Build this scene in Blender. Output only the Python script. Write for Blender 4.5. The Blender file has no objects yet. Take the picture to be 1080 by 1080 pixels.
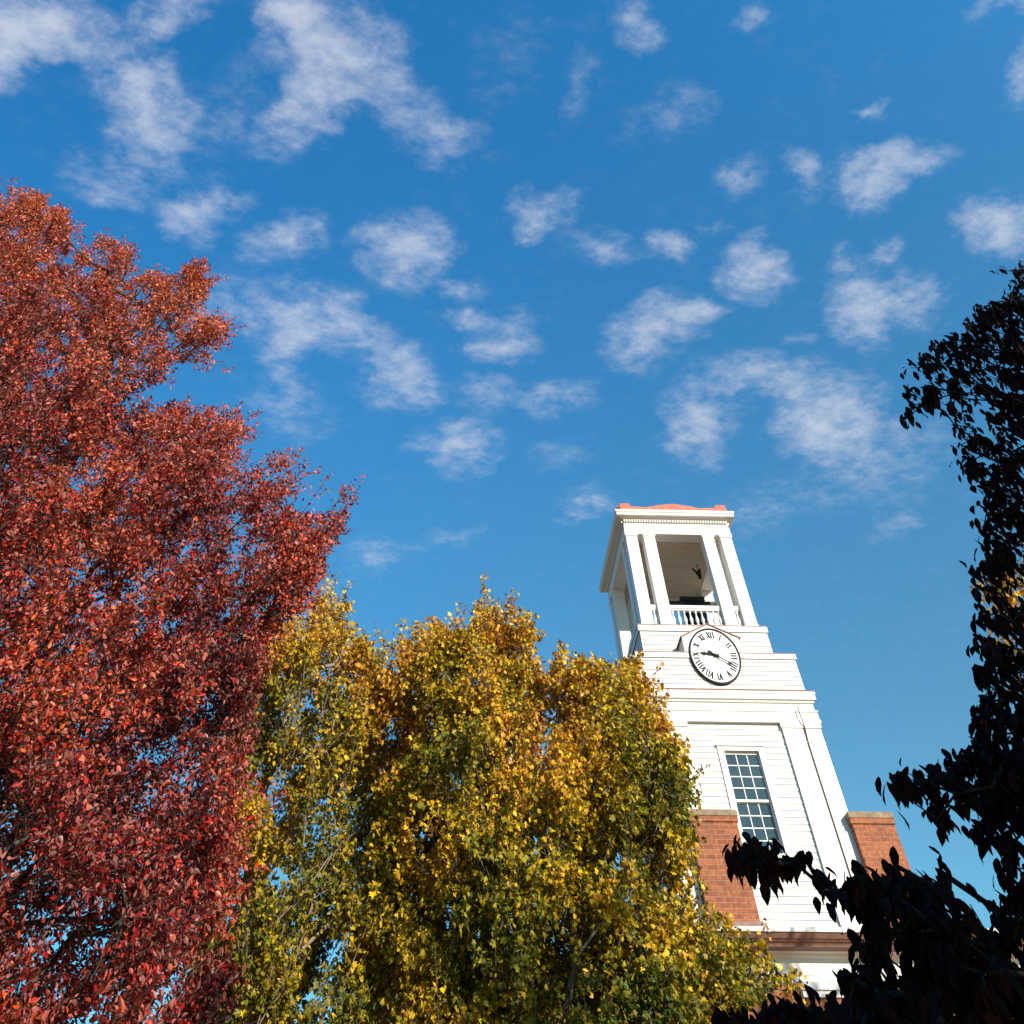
import bpy, math, random
import numpy as np
from mathutils import Vector, Matrix, noise

random.seed(7)
RNG = np.random.default_rng(11)
scene = bpy.context.scene
COL = scene.collection
R = math.radians

# ------------------------------------------------------------------ camera
CAM = np.array([0.0, 0.0, 1.6])
F, PX, PY = 808.0, 495.0, 126.0
PITCH, YAW = R(60), R(1.8)
cam_d = bpy.data.cameras.new("camera")
cam = bpy.data.objects.new("camera", cam_d)
COL.objects.link(cam)
cam.location = CAM
cam.rotation_euler = (R(90) + PITCH, 0, -YAW)
cam_d.sensor_width = 36.0
cam_d.lens = 36.0 * F / 1080.0
cam_d.shift_x = (540 - PX) / 1080
cam_d.shift_y = -(540 - PY) / 1080
cam_d.clip_start = 0.05
cam_d.clip_end = 20000
scene.camera = cam
FW = np.array([math.sin(YAW) * math.cos(PITCH), math.cos(YAW) * math.cos(PITCH), math.sin(PITCH)])
RT = np.array([math.cos(YAW), -math.sin(YAW), 0.0])
UP = np.cross(RT, FW)


def ray(x, y):
    return FW + RT * ((x - PX) / F) - UP * ((y - PY) / F)


def at(x, y, Y):
    """point seen in direction (x, y) standing Y metres in front"""
    d = ray(x, y)
    return CAM + d * (Y / d[1])


def proj(P):
    v = np.asarray(P, float) - CAM
    z = v @ FW
    zs = np.where(np.abs(z) < 1e-6, 1e-6, z)
    return PX + F * (v @ RT) / zs, PY - F * (v @ UP) / zs, z


# ------------------------------------------------------------------ scene helpers
def tag(o, label=None, cat=None, group=None, kind=None):
    if label: o["label"] = label
    if cat: o["category"] = cat
    if group: o["group"] = group
    if kind: o["kind"] = kind
    return o


def empty(name, loc=(0, 0, 0)):
    o = bpy.data.objects.new(name, None)
    o.empty_display_size = 0.5
    o.location = loc
    COL.objects.link(o)
    return o


def link_mesh(name, me, mat, parent=None):
    o = bpy.data.objects.new(name, me)
    if mat is not None: me.materials.append(mat)
    COL.objects.link(o)
    if parent is not None:
        o.parent = parent
        w = Vector((0, 0, 0))
        p = parent
        while p is not None:
            w += p.location
            p = p.parent
        o.matrix_parent_inverse = Matrix.Identity(4)
        o.location = -w                      # meshes are written in world coordinates
    return o


class MB:
    """collects shapes and links them as ONE mesh"""
    def __init__(self):
        self.v = []; self.f = []; self.smooth = []

    def add(self, vs, fs, smooth=False):
        b = len(self.v)
        self.v += [tuple(map(float, p)) for p in vs]
        self.f += [tuple(b + i for i in f) for f in fs]
        self.smooth += [smooth] * len(fs)
        return self

    def box(self, x0, x1, y0, y1, z0, z1):
        vs = [(x0, y0, z0), (x1, y0, z0), (x1, y1, z0), (x0, y1, z0),
              (x0, y0, z1), (x1, y0, z1), (x1, y1, z1), (x0, y1, z1)]
        return self.add(vs, [(3, 2, 1, 0), (4, 5, 6, 7), (0, 1, 5, 4), (1, 2, 6, 5), (2, 3, 7, 6), (3, 0, 4, 7)])

    def ring(self, prof, x0, x1, y0, y1, cap_top=True, cap_bottom=False, closed=False):
        """profile of (outset, z) swept round a rectangle with mitred corners"""
        vs = []
        for o, z in prof:
            vs += [(x0 - o, y0 - o, z), (x1 + o, y0 - o, z), (x1 + o, y1 + o, z), (x0 - o, y1 + o, z)]
        fs = []
        n = len(prof)
        for i in range(n if closed else n - 1):
            j = (i + 1) % n
            for k in range(4):
                l = (k + 1) % 4
                fs.append((i * 4 + k, i * 4 + l, j * 4 + l, j * 4 + k))
        if cap_top: fs.append(tuple((n - 1) * 4 + k for k in range(4)))
        if cap_bottom: fs.append((3, 2, 1, 0))
        return self.add(vs, fs)

    def prism_y(self, pts, y0, y1):
        """outline of (x, z), counter-clockwise seen from -Y, given depth y0..y1"""
        n = len(pts)
        vs = [(x, y0, z) for x, z in pts] + [(x, y1, z) for x, z in pts]
        fs = [tuple(range(n)), tuple(range(2 * n - 1, n - 1, -1))]
        fs += [(i, n + i, n + (i + 1) % n, (i + 1) % n) for i in range(n)]
        return self.add(vs, fs)

    def prism_x(self, pts, x0, x1):
        n = len(pts)
        vs = [(x0, y, z) for y, z in pts] + [(x1, y, z) for y, z in pts]
        fs = [tuple(range(n)), tuple(range(2 * n - 1, n - 1, -1))]
        fs += [(i, n + i, n + (i + 1) % n, (i + 1) % n) for i in range(n)]
        return self.add(vs, fs)

    def lathe(self, cx, cy, prof, n=16):
        vs = []
        for r, z in prof:
            vs += [(cx + r * math.cos(2 * math.pi * k / n), cy + r * math.sin(2 * math.pi * k / n), z) for k in range(n)]
        fs = []
        for i in range(len(prof) - 1):
            for k in range(n):
                l = (k + 1) % n
                fs.append((i * n + k, i * n + l, (i + 1) * n + l, (i + 1) * n + k))
        return self.add(vs, fs, True)

    def tube(self, pts, r, n=8):
        pts = [Vector(p) for p in pts]
        vs = []; fs = []
        for i, p in enumerate(pts):
            d = (pts[min(i + 1, len(pts) - 1)] - pts[max(i - 1, 0)]).normalized()
            a = d.cross(Vector((0.3, 0.2, 0.93)) if abs(d.z) < 0.9 else Vector((1, 0, 0))).normalized()
            b = d.cross(a)
            rr = r[i] if isinstance(r, (list, tuple)) else r
            vs += [p + a * rr * math.cos(2 * math.pi * k / n) + b * rr * math.sin(2 * math.pi * k / n) for k in range(n)]
        for i in range(len(pts) - 1):
            for k in range(n):
                l = (k + 1) % n
                fs.append((i * n + k, i * n + l, (i + 1) * n + l, (i + 1) * n + k))
        fs.append(tuple(range(n - 1, -1, -1)))
        fs.append(tuple((len(pts) - 1) * n + k for k in range(n)))
        return self.add(vs, fs, True)

    def clap(self, side, c, a0, a1, z0, z1, h=0.134, lip=0.018):
        """lapped boards on one wall; side is '-y', '-x', '+x' or '+y', c the wall plane"""
        k = math.floor(z0 / h + 1e-6)
        sgn = -1 if side[0] == '-' else 1
        while k * h < z1 - 1e-6:
            b0, b1 = max(k * h, z0), min((k + 1) * h, z1)
            o0 = lip * (1 - (b0 - k * h) / h) + 0.004
            o1 = lip * (1 - (b1 - k * h) / h) + 0.004
            if side[1] == 'y':
                P = lambda a, o, z: (a, c + sgn * o, z)
            else:
                P = lambda a, o, z: (c + sgn * o, a, z)
            vs = [P(a0, 0, b0), P(a1, 0, b0), P(a1, o0, b0), P(a0, o0, b0), P(a1, o1, b1), P(a0, o1, b1)]
            self.add(vs, [(0, 1, 2, 3), (3, 2, 4, 5)])
            k += 1
        return self

    def build(self, name, mat, parent=None, shade=None):
        me = bpy.data.meshes.new(name)
        me.from_pydata(self.v, [], self.f)
        me.polygons.foreach_set("use_smooth", self.smooth if shade is None else [shade] * len(self.f))
        me.update()
        return link_mesh(name, me, mat, parent)


# ------------------------------------------------------------------ materials
def new_mat(name):
    m = bpy.data.materials.new(name)
    m.use_nodes = True
    nt = m.node_tree
    b = nt.nodes["Principled BSDF"]
    return m, nt, b


def N(nt, typ, **kw):
    n = nt.nodes.new(typ)
    for k, v in kw.items(): setattr(n, k, v)
    return n


def noise_tex(nt, scale, detail=4, rough=0.6, vec=None, dim='3D'):
    n = N(nt, "ShaderNodeTexNoise", noise_dimensions=dim)
    n.inputs["Scale"].default_value = scale
    n.inputs["Detail"].default_value = detail
    n.inputs["Roughness"].default_value = rough
    if vec is not None: nt.links.new(vec, n.inputs["Vector"])
    return n


def ramp(nt, fac, stops):
    r = N(nt, "ShaderNodeValToRGB")
    e = r.color_ramp.elements
    while len(e) < len(stops): e.new(0.5)
    for i, (p, c) in enumerate(stops):
        e[i].position = p
        e[i].color = (*c, 1) if len(c) == 3 else c
    nt.links.new(fac, r.inputs[0])
    return r


def mixc(nt, fac, a, b, mode='MIX'):
    m = N(nt, "ShaderNodeMix", data_type='RGBA', blend_type=mode)
    for sock, val in ((m.inputs[0], fac), (m.inputs[6], a), (m.inputs[7], b)):
        if hasattr(val, "links"): nt.links.new(val, sock)
        elif isinstance(val, (int, float)): sock.default_value = val
        else: sock.default_value = (*val, 1) if len(val) == 3 else val
    return m.outputs[2]


def geo_pos(nt):
    return N(nt, "ShaderNodeNewGeometry").outputs["Position"]


def paint_mat(name, col, dirt=(0.50, 0.44, 0.36), amount=0.5, rough=0.5):
    m, nt, b = new_mat(name)
    pos = geo_pos(nt)
    mp = N(nt, "ShaderNodeMapping")
    mp.inputs["Scale"].default_value = (5.0, 5.0, 0.55)        # rain streaks run down the boards
    nt.links.new(pos, mp.inputs["Vector"])
    s = noise_tex(nt, 1.6, 5, 0.65, mp.outputs[0])
    p = noise_tex(nt, 9.0, 4, 0.6, pos)
    mul = N(nt, "ShaderNodeMath", operation='MULTIPLY')
    nt.links.new(s.outputs[0], mul.inputs[0]); nt.links.new(p.outputs[0], mul.inputs[1])
    r = ramp(nt, mul.outputs[0], [(0.27, (0, 0, 0)), (0.5, (amount,) * 3)])
    c = mixc(nt, r.outputs[0], col, dirt)
    nt.links.new(c, b.inputs["Base Color"])
    b.inputs["Roughness"].default_value = rough
    bump = N(nt, "ShaderNodeBump"); bump.inputs["Strength"].default_value = 0.15; bump.inputs["Distance"].default_value = 0.01
    nt.links.new(p.outputs[0], bump.inputs["Height"]); nt.links.new(bump.outputs[0], b.inputs["Normal"])
    return m


def plain_mat(name, col, rough=0.6, metal=0.0, var=0.25, scale=6.0):
    m, nt, b = new_mat(name)
    n = noise_tex(nt, scale, 4, 0.6, geo_pos(nt))
    lo = tuple(x * (1 - var) for x in col); hi = tuple(min(1, x * (1 + var)) for x in col)
    r = ramp(nt, n.outputs[0], [(0.3, lo), (0.7, hi)])
    nt.links.new(r.outputs[0], b.inputs["Base Color"])
    b.inputs["Roughness"].default_value = rough
    b.inputs["Metallic"].default_value = metal
    return m


def brick_mat(name):
    m, nt, b = new_mat(name)
    pos = geo_pos(nt)
    sx = N(nt, "ShaderNodeSeparateXYZ"); nt.links.new(pos, sx.inputs[0])
    add = N(nt, "ShaderNodeMath", operation='ADD')
    nt.links.new(sx.outputs[0], add.inputs[0]); nt.links.new(sx.outputs[1], add.inputs[1])
    cb = N(nt, "ShaderNodeCombineXYZ")
    nt.links.new(add.outputs[0], cb.inputs[0]); nt.links.new(sx.outputs[2], cb.inputs[1])
    wob = noise_tex(nt, 2.0, 2, 0.5, pos)
    wv = N(nt, "ShaderNodeVectorMath", operation='MULTIPLY_ADD')
    nt.links.new(wob.outputs["Color"], wv.inputs[0]); wv.inputs[1].default_value = (0.03, 0.015, 0); nt.links.new(cb.outputs[0], wv.inputs[2])
    t = N(nt, "ShaderNodeTexBrick", offset=0.5, squash=1.0)
    nt.links.new(wv.outputs[0], t.inputs["Vector"])
    t.inputs["Scale"].default_value = 1.0
    t.inputs["Brick Width"].default_value = 0.25
    t.inputs["Row Height"].default_value = 0.094
    t.inputs["Mortar Size"].default_value = 0.008
    t.inputs["Mortar Smooth"].default_value = 0.25
    t.inputs["Bias"].default_value = -0.25
    t.inputs["Color1"].default_value = (0.42, 0.140, 0.062, 1)
    t.inputs["Color2"].default_value = (0.22, 0.072, 0.038, 1)
    t.inputs["Mortar"].default_value = (0.45, 0.25, 0.16, 1)
    fine = noise_tex(nt, 14.0, 5, 0.7, pos)
    r = ramp(nt, fine.outputs[0], [(0.3, (0.62, 0.6, 0.58)), (0.72, (1.25, 1.15, 1.1))])
    c = mixc(nt, 1.0, t.outputs["Color"], r.outputs[0], 'MULTIPLY')
    soot = noise_tex(nt, 1.3, 4, 0.6, pos)
    r2 = ramp(nt, soot.outputs[0], [(0.5, (0, 0, 0)), (0.72, (0.45,) * 3)])
    c = mixc(nt, r2.outputs[0], c, (0.13, 0.075, 0.045))
    nt.links.new(c, b.inputs["Base Color"])
    b.inputs["Roughness"].default_value = 0.9
    bump = N(nt, "ShaderNodeBump", invert=True); bump.inputs["Strength"].default_value = 0.7; bump.inputs["Distance"].default_value = 0.012
    nt.links.new(t.outputs["Fac"], bump.inputs["Height"]); nt.links.new(bump.outputs[0], b.inputs["Normal"])
    return m


def leaf_mat(name, under, under_fac, transl=0.3, rough=0.4, spec=0.5):
    """leaf colour comes from each leaf's own tint; undersides are paler"""
    m, nt, b = new_mat(name)
    at_ = N(nt, "ShaderNodeAttribute", attribute_name="tint")
    g = N(nt, "ShaderNodeNewGeometry")
    f = N(nt, "ShaderNodeMath", operation='MULTIPLY')
    nt.links.new(g.outputs["Backfacing"], f.inputs[0]); f.inputs[1].default_value = under_fac
    c = mixc(nt, f.outputs[0], at_.outputs["Color"], under)
    nt.links.new(c, b.inputs["Base Color"])
    b.inputs["Roughness"].default_value = rough
    b.inputs["Specular IOR Level"].default_value = spec
    tr = N(nt, "ShaderNodeBsdfTranslucent")
    nt.links.new(at_.outputs["Color"], tr.inputs["Color"])
    mx = N(nt, "ShaderNodeMixShader"); mx.inputs[0].default_value = transl
    nt.links.new(b.outputs[0], mx.inputs[1]); nt.links.new(tr.outputs[0], mx.inputs[2])
    nt.links.new(mx.outputs[0], nt.nodes["Material Output"].inputs["Surface"])
    return m


def bark_mat(name, a, c2):
    m, nt, b = new_mat(name)
    pos = geo_pos(nt)
    mp = N(nt, "ShaderNodeMapping"); mp.inputs["Scale"].default_value = (9, 9, 1.6)
    nt.links.new(pos, mp.inputs["Vector"])
    n = noise_tex(nt, 2.5, 6, 0.7, mp.outputs[0])
    r = ramp(nt, n.outputs[0], [(0.32, a), (0.68, c2)])
    nt.links.new(r.outputs[0], b.inputs["Base Color"])
    b.inputs["Roughness"].default_value = 0.9
    bump = N(nt, "ShaderNodeBump"); bump.inputs["Strength"].default_value = 0.8; bump.inputs["Distance"].default_value = 0.02
    nt.links.new(n.outputs[0], bump.inputs["Height"]); nt.links.new(bump.outputs[0], b.inputs["Normal"])
    return m


WHITE = paint_mat("white_paint", (0.65, 0.64, 0.615))
TRIM = paint_mat("white_trim_paint", (0.75, 0.735, 0.70), amount=0.25)
CEIL = paint_mat("ceiling_paint", (0.66, 0.56, 0.45), dirt=(0.30, 0.21, 0.14), amount=0.3, rough=0.7)
COPING = plain_mat("rusty_coping_metal", (0.30, 0.12, 0.08), 0.6, 0.0, 0.4, 5.0)
REDMETAL = plain_mat("red_roof_paint", (0.50, 0.13, 0.075), 0.6, 0.0, 0.35, 5.0)
BRICK = brick_mat("red_brick")
STONE = plain_mat("chimney_cap_stone", (0.30, 0.21, 0.13), 0.9, 0.0, 0.35, 7.0)
ROOFING = plain_mat("grey_shingles", (0.09, 0.085, 0.08), 0.9, 0.0, 0.35, 12.0)
BLACK = plain_mat("black_paint", (0.012, 0.012, 0.013), 0.45, 0.0, 0.3)
BLACK.node_tree.nodes["Principled BSDF"].inputs["Specular IOR Level"].default_value = 0.1
DIAL = plain_mat("dial_enamel", (0.80, 0.79, 0.76), 0.35, 0.0, 0.03, 3.0)
DARKMETAL = plain_mat("dark_bronze", (0.03, 0.026, 0.022), 0.5, 0.6, 0.4, 8.0)
HANDS = plain_mat("dark_hand_metal", (0.02, 0.012, 0.01), 0.5, 0.3, 0.3, 8.0)
HANDS.node_tree.nodes["Principled BSDF"].inputs["Specular IOR Level"].default_value = 0.1
HANDS.node_tree.nodes["Principled BSDF"].inputs["Metallic"].default_value = 0.0
CABLE = plain_mat("weathered_cable", (0.10, 0.07, 0.05), 0.7, 0.2, 0.3, 8.0)
gm, gnt, gb = new_mat("window_glass")
gn = noise_tex(gnt, 0.8, 2, 0.5, geo_pos(gnt))
gr = ramp(gnt, gn.outputs[0], [(0.3, (0.025, 0.045, 0.06)), (0.7, (0.045, 0.075, 0.095))])
gnt.links.new(gr.outputs[0], gb.inputs["Base Color"])
gb.inputs["Roughness"].default_value = 0.04
gb.inputs["Specular IOR Level"].default_value = 0.5
gw = noise_tex(gnt, 2.2, 2, 0.5, geo_pos(gnt))
gbp = N(gnt, "ShaderNodeBump"); gbp.inputs["Strength"].default_value = 0.25; gbp.inputs["Distance"].default_value = 0.05
gnt.links.new(gw.outputs[0], gbp.inputs["Height"]); gnt.links.new(gbp.outputs[0], gb.inputs["Normal"])
GLASS = gm
# ground: dry autumn lawn under fallen leaves
lm, lnt, lb = new_mat("leaf_strewn_lawn")
lp = geo_pos(lnt)
l1 = noise_tex(lnt, 0.35, 5, 0.6, lp); l2 = noise_tex(lnt, 9.0, 5, 0.7, lp)
la = ramp(lnt, l2.outputs[0], [(0.35, (0.05, 0.065, 0.02)), (0.6, (0.10, 0.10, 0.035))])
lc = ramp(lnt, l2.outputs[0], [(0.3, (0.22, 0.08, 0.03)), (0.5, (0.46, 0.19, 0.06)), (0.7, (0.52, 0.28, 0.08))])
lf = ramp(lnt, l1.outputs[0], [(0.30, (0, 0, 0)), (0.46, (1, 1, 1))])
lnt.links.new(mixc(lnt, lf.outputs[0], la.outputs[0], lc.outputs[0]), lb.inputs["Base Color"])
lb.inputs["Roughness"].default_value = 0.95
LAWN = lm

# ------------------------------------------------------------------ light and sky
SUN_EL, SUN_AZ = R(19.0), R(32.0)          # low sun behind the photographer, well to the right
SUN = Vector((math.sin(SUN_AZ) * math.cos(SUN_EL), -math.cos(SUN_AZ) * math.cos(SUN_EL), math.sin(SUN_EL)))
sd = bpy.data.lights.new("sun", 'SUN')
sd.energy = 5.0
sd.angle = R(0.5)
sd.color = (1.0, 0.90, 0.77)
so = bpy.data.objects.new("sun", sd)
so.rotation_euler = (-SUN).to_track_quat('-Z', 'Y').to_euler()
so.location = (6, -20, 30)
COL.objects.link(so)

world = bpy.data.worlds.new("World")
scene.world = world
world.use_nodes = True
wt = world.node_tree
bg = wt.nodes["Background"]
sky = N(wt, "ShaderNodeTexSky", sky_type='NISHITA')
sky.sun_disc = False
sky.sun_elevation = SUN_EL
sky.sun_rotation = math.atan2(SUN.x, SUN.y)
sky.air_density = 1.0; sky.dust_density = 0.4; sky.ozone_density = 2.2
SKY_STRENGTH = 0.12
SKY_LOW = (0.42, 0.98, 1.10)           # polarised-looking autumn blue
SKY_HIGH = (0.26, 1.52, 2.16)
bg.inputs["Strength"].default_value = SKY_STRENGTH
wtc = N(wt, "ShaderNodeTexCoord")
wsep = N(wt, "ShaderNodeSeparateXYZ"); wt.links.new(wtc.outputs["Generated"], wsep.inputs[0])
wz = N(wt, "ShaderNodeMath", operation='MAXIMUM'); wt.links.new(wsep.outputs[2], wz.inputs[0]); wz.inputs[1].default_value = 0.04
wu = N(wt, "ShaderNodeMath", operation='DIVIDE'); wt.links.new(wsep.outputs[0], wu.inputs[0]); wt.links.new(wz.outputs[0], wu.inputs[1])
wv_ = N(wt, "ShaderNodeMath", operation='DIVIDE'); wt.links.new(wsep.outputs[1], wv_.inputs[0]); wt.links.new(wz.outputs[0], wv_.inputs[1])
wuv = N(wt, "ShaderNodeCombineXYZ"); wt.links.new(wu.outputs[0], wuv.inputs[0]); wt.links.new(wv_.outputs[0], wuv.inputs[1])
# ragged edges: the cloud layer's coordinates are warped by noise
warp = noise_tex(wt, 7.0, 4, 0.6, wuv.outputs[0])
wsub = N(wt, "ShaderNodeVectorMath", operation='SUBTRACT'); wt.links.new(warp.outputs["Color"], wsub.inputs[0]); wsub.inputs[1].default_value = (0.5, 0.5, 0.5)
wma = N(wt, "ShaderNodeVectorMath", operation='MULTIPLY_ADD'); wt.links.new(wsub.outputs[0], wma.inputs[0]); wma.inputs[1].default_value = (0.16, 0.16, 0)
wt.links.new(wuv.outputs[0], wma.inputs[2])
WUV = wma.outputs[0]
# small altocumulus puffs: direction (as seen), size, turn, thickness
CLOUDS = [
    (45, 30, 95, 50, 10, 1.0), (15, 75, 70, 40, -20, .7), (140, 75, 50, 40, 30, .55), (175, 8, 60, 26, 0, .75),
    (150, 125, 62, 60, 60, .85), (118, 195, 60, 30, 20, .55), (205, 225, 44, 36, -20, .8), (242, 206, 30, 14, 0, .45),
    (302, 250, 52, 30, 0, .75), (355, 60, 90, 58, 35, .95), (300, 18, 50, 30, 0, .8), (320, 128, 60, 36, -40, .7),
    (455, 130, 75, 44, 30, .5), (430, 268, 58, 48, 20, .9), (298, 345, 36, 56, 0, .75), (352, 336, 46, 42, -30, .75),
    (398, 362, 46, 34, 0, .5), (424, 404, 46, 36, -20, .8), (483, 470, 48, 36, 0, .8), (495, 302, 28, 15, 0, .55),
    (494, 332, 28, 14, 0, .55), (526, 362, 50, 22, -5, .7), (545, 332, 36, 16, 0, .4), (592, 420, 48, 24, 0, .55),
    (520, 412, 50, 22, 0, .35), (575, 216, 40, 22, 0, .65), (576, 240, 20, 8, -10, .5), (636, 260, 46, 24, 15, .45),
    (706, 265, 27, 20, -20, .7), (746, 240, 20, 12, -40, .35), (794, 280, 46, 36, 10, .9), (742, 326, 28, 17, -25, .6),
    (688, 352, 70, 38, -20, .78), (842, 346, 24, 9, 0, .4), (905, 328, 40, 54, -35, .92), (962, 316, 36, 36, -50, .65),
    (940, 264, 32, 15, -25, .5), (898, 272, 18, 12, -20, .35), (790, 186, 36, 22, -25, .5), (850, 180, 18, 36, -20, .5),
    (915, 190, 44, 36, -20, .85), (962, 162, 54, 22, -5, .65), (915, 117, 28, 11, -5, .5), (1055, 240, 46, 36, 0, .9),
    (1074, 78, 28, 42, 20, .85), (1065, 4, 30, 14, 0, .55), (674, 24, 32, 28, 20, .55), (792, 16, 24, 32, 10, .45),
    (708, 128, 46, 38, 0, .36), (872, 440, 72, 50, -12, 1.0), (808, 394, 74, 30, -8, .7), (732, 450, 40, 56, -25, .8),
    (590, 480, 40, 18, 0, .3), (618, 530, 44, 24, -10, .5), (402, 590, 40, 22, 0, .4), (470, 566, 50, 14, -10, .28),
    (940, 556, 40, 18, -15, .36), (300, 425, 60, 46, 30, .38), (236, 315, 44, 56, 30, .38), (930, 490, 90, 50, -20, .42),
    (800, 540, 80, 34, -20, .30), (230, 130, 60, 90, 40, .25), (615, 95, 26, 60, 20, .22), (540, 60, 40, 60, 40, .18),
    (-150, 60, 120, 70, 0, .9), (1200, 150, 90, 70, 20, .8), (1190, 380, 80, 40, 0, .7), (200, -120, 110, 60, 10, .8),
    (700, -130, 90, 50, 0, .7), (-120, 300, 80, 60, 0, .6),
]


def cloud_uv(x, y):
    d = ray(x, y)
    return np.array([d[0] / d[2], d[1] / d[2]])


acc = None
for (cx_, cy_, rx_, ry_, an_, amp_) in CLOUDS:
    c0 = cloud_uv(cx_, cy_)
    J = np.stack([(cloud_uv(cx_ + 1, cy_) - cloud_uv(cx_ - 1, cy_)) / 2, (cloud_uv(cx_, cy_ + 1) - cloud_uv(cx_, cy_ - 1)) / 2], axis=1)
    ca, sa = math.cos(R(an_)), math.sin(R(an_))
    A = J @ np.array([[ca, -sa], [sa, ca]]) @ np.diag([rx_ * 1.15, ry_ * 1.15])
    U, S, Vt = np.linalg.svd(A)
    mp = N(wt, "ShaderNodeMapping", vector_type='TEXTURE')
    mp.inputs["Location"].default_value = (c0[0], c0[1], 0)
    mp.inputs["Rotation"].default_value = (0, 0, math.atan2(U[1, 0], U[0, 0]))
    mp.inputs["Scale"].default_value = (S[0], S[1], 1)
    wt.links.new(WUV, mp.inputs["Vector"])
    g = N(wt, "ShaderNodeTexGradient", gradient_type='SPHERICAL')
    wt.links.new(mp.outputs[0], g.inputs[0])
    ma = N(wt, "ShaderNodeMath", operation='MULTIPLY_ADD')
    wt.links.new(g.outputs[1], ma.inputs[0]); ma.inputs[1].default_value = amp_
    if acc is None: ma.inputs[2].default_value = 0
    else: wt.links.new(acc, ma.inputs[2])
    acc = ma.outputs[0]
wmp = N(wt, "ShaderNodeMapping"); wmp.inputs["Rotation"].default_value = (0, 0, R(-35)); wmp.inputs["Scale"].default_value = (1.0, 1.3, 1)
wt.links.new(wuv.outputs[0], wmp.inputs["Vector"])
fb = noise_tex(wt, 21.0, 9, 0.66, wmp.outputs[0])
fb2 = noise_tex(wt, 6.5, 4, 0.55, wuv.outputs[0])
t1 = N(wt, "ShaderNodeMath", operation='MULTIPLY_ADD'); wt.links.new(fb.outputs[0], t1.inputs[0]); t1.inputs[1].default_value = 1.7; t1.inputs[2].default_value = -0.87
t2 = N(wt, "ShaderNodeMath", operation='MULTIPLY_ADD'); wt.links.new(fb2.outputs[0], t2.inputs[0]); t2.inputs[1].default_value = 0.6; wt.links.new(t1.outputs[0], t2.inputs[2])
tw = N(wt, "ShaderNodeMath", operation='MULTIPLY_ADD', use_clamp=True); wt.links.new(acc, tw.inputs[0]); tw.inputs[1].default_value = 1.5; tw.inputs[2].default_value = 0.50
t3 = N(wt, "ShaderNodeMath", operation='MULTIPLY_ADD'); wt.links.new(t2.outputs[0], t3.inputs[0]); wt.links.new(tw.outputs[0], t3.inputs[1]); wt.links.new(acc, t3.inputs[2])
dens = N(wt, "ShaderNodeMapRange", interpolation_type='SMOOTHSTEP')
wt.links.new(t3.outputs[0], dens.inputs[0])
dens.inputs[1].default_value = 0.13; dens.inputs[2].default_value = 1.65; dens.inputs[3].default_value = 0.0; dens.inputs[4].default_value = 0.76
zr = N(wt, "ShaderNodeMapRange"); wt.links.new(wsep.outputs[2], zr.inputs[0])
zr.inputs[1].default_value = 0.35; zr.inputs[2].default_value = 0.95
gain = mixc(wt, zr.outputs[0], SKY_LOW, SKY_HIGH)
skyc = mixc(wt, 1.0, sky.outputs[0], gain, 'MULTIPLY')
xr = N(wt, "ShaderNodeMapRange"); wt.links.new(wsep.outputs[0], xr.inputs[0])
xr.inputs[1].default_value = -0.5; xr.inputs[2].default_value = 0.6
skyc = mixc(wt, 1.0, skyc, mixc(wt, xr.outputs[0], (0.85, 0.93, 0.95), (1.55, 1.18, 1.08)), 'MULTIPLY')
CLOUD_COL = tuple(v / SKY_STRENGTH for v in (0.60, 0.63, 0.71))
wt.links.new(mixc(wt, dens.outputs[0], skyc, CLOUD_COL), bg.inputs["Color"])
world.cycles.sampling_method = 'MANUAL'
world.cycles.sample_map_resolution = 512

scene.view_settings.view_transform = 'Standard'
scene.view_settings.look = 'None'
scene.view_settings.gamma = 1.0
scene.view_settings.use_curve_mapping = False
scene.view_settings.exposure = 0.25

# ------------------------------------------------------------------ ground
g_ = MB()
n_ = 24
rad = [0, 15, 40, 120, 500, 3000]
vs = [(0, 20, 0)]
for r_ in rad[1:]:
    vs += [(r_ * math.cos(2 * math.pi * k / n_), 20 + r_ * math.sin(2 * math.pi * k / n_), 0) for k in range(n_)]
fs = [(0, 1 + k, 1 + (k + 1) % n_) for k in range(n_)]
for i in range(len(rad) - 2):
    for k in range(n_):
        l = (k + 1) % n_
        fs.append((1 + i * n_ + k, 1 + (i + 1) * n_ + k, 1 + (i + 1) * n_ + l, 1 + i * n_ + l))
g_.add(vs, fs)
tag(g_.build("lawn", LAWN), kind="structure")

# ------------------------------------------------------------------ clock tower
XC = 8.12
TY0, TY1 = 25.0, 31.0                     # shaft front and rear planes
HX = 2.36
tower = empty("clock_tower", (XC, 27.7, 6.6))
tag(tower, "white clapboard clock tower with open belfry rising above the brick building", "clock tower")

WX0, WX1, WZ0, WZ1 = 7.68, 8.63, 8.92, 11.03        # window opening
SZ0, SZ1 = 6.6, 11.67
b = MB()
x0, x1 = XC - HX, XC + HX
b.clap('-y', TY0, x0, WX0, WZ0, WZ1)
b.clap('-y', TY0, WX1, x1, WZ0, WZ1)
b.clap('-y', TY0, x0, x1, WZ1, SZ1)
b.clap('-y', TY0, x0, x1, SZ0, WZ0)
b.clap('-x', x0, TY0, TY1, SZ0, SZ1)
b.clap('+x', x1, TY0, TY1, SZ0, SZ1)
b.clap('+y', TY1, x0, x1, SZ0, SZ1)
b.build("shaft", WHITE, tower)


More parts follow.
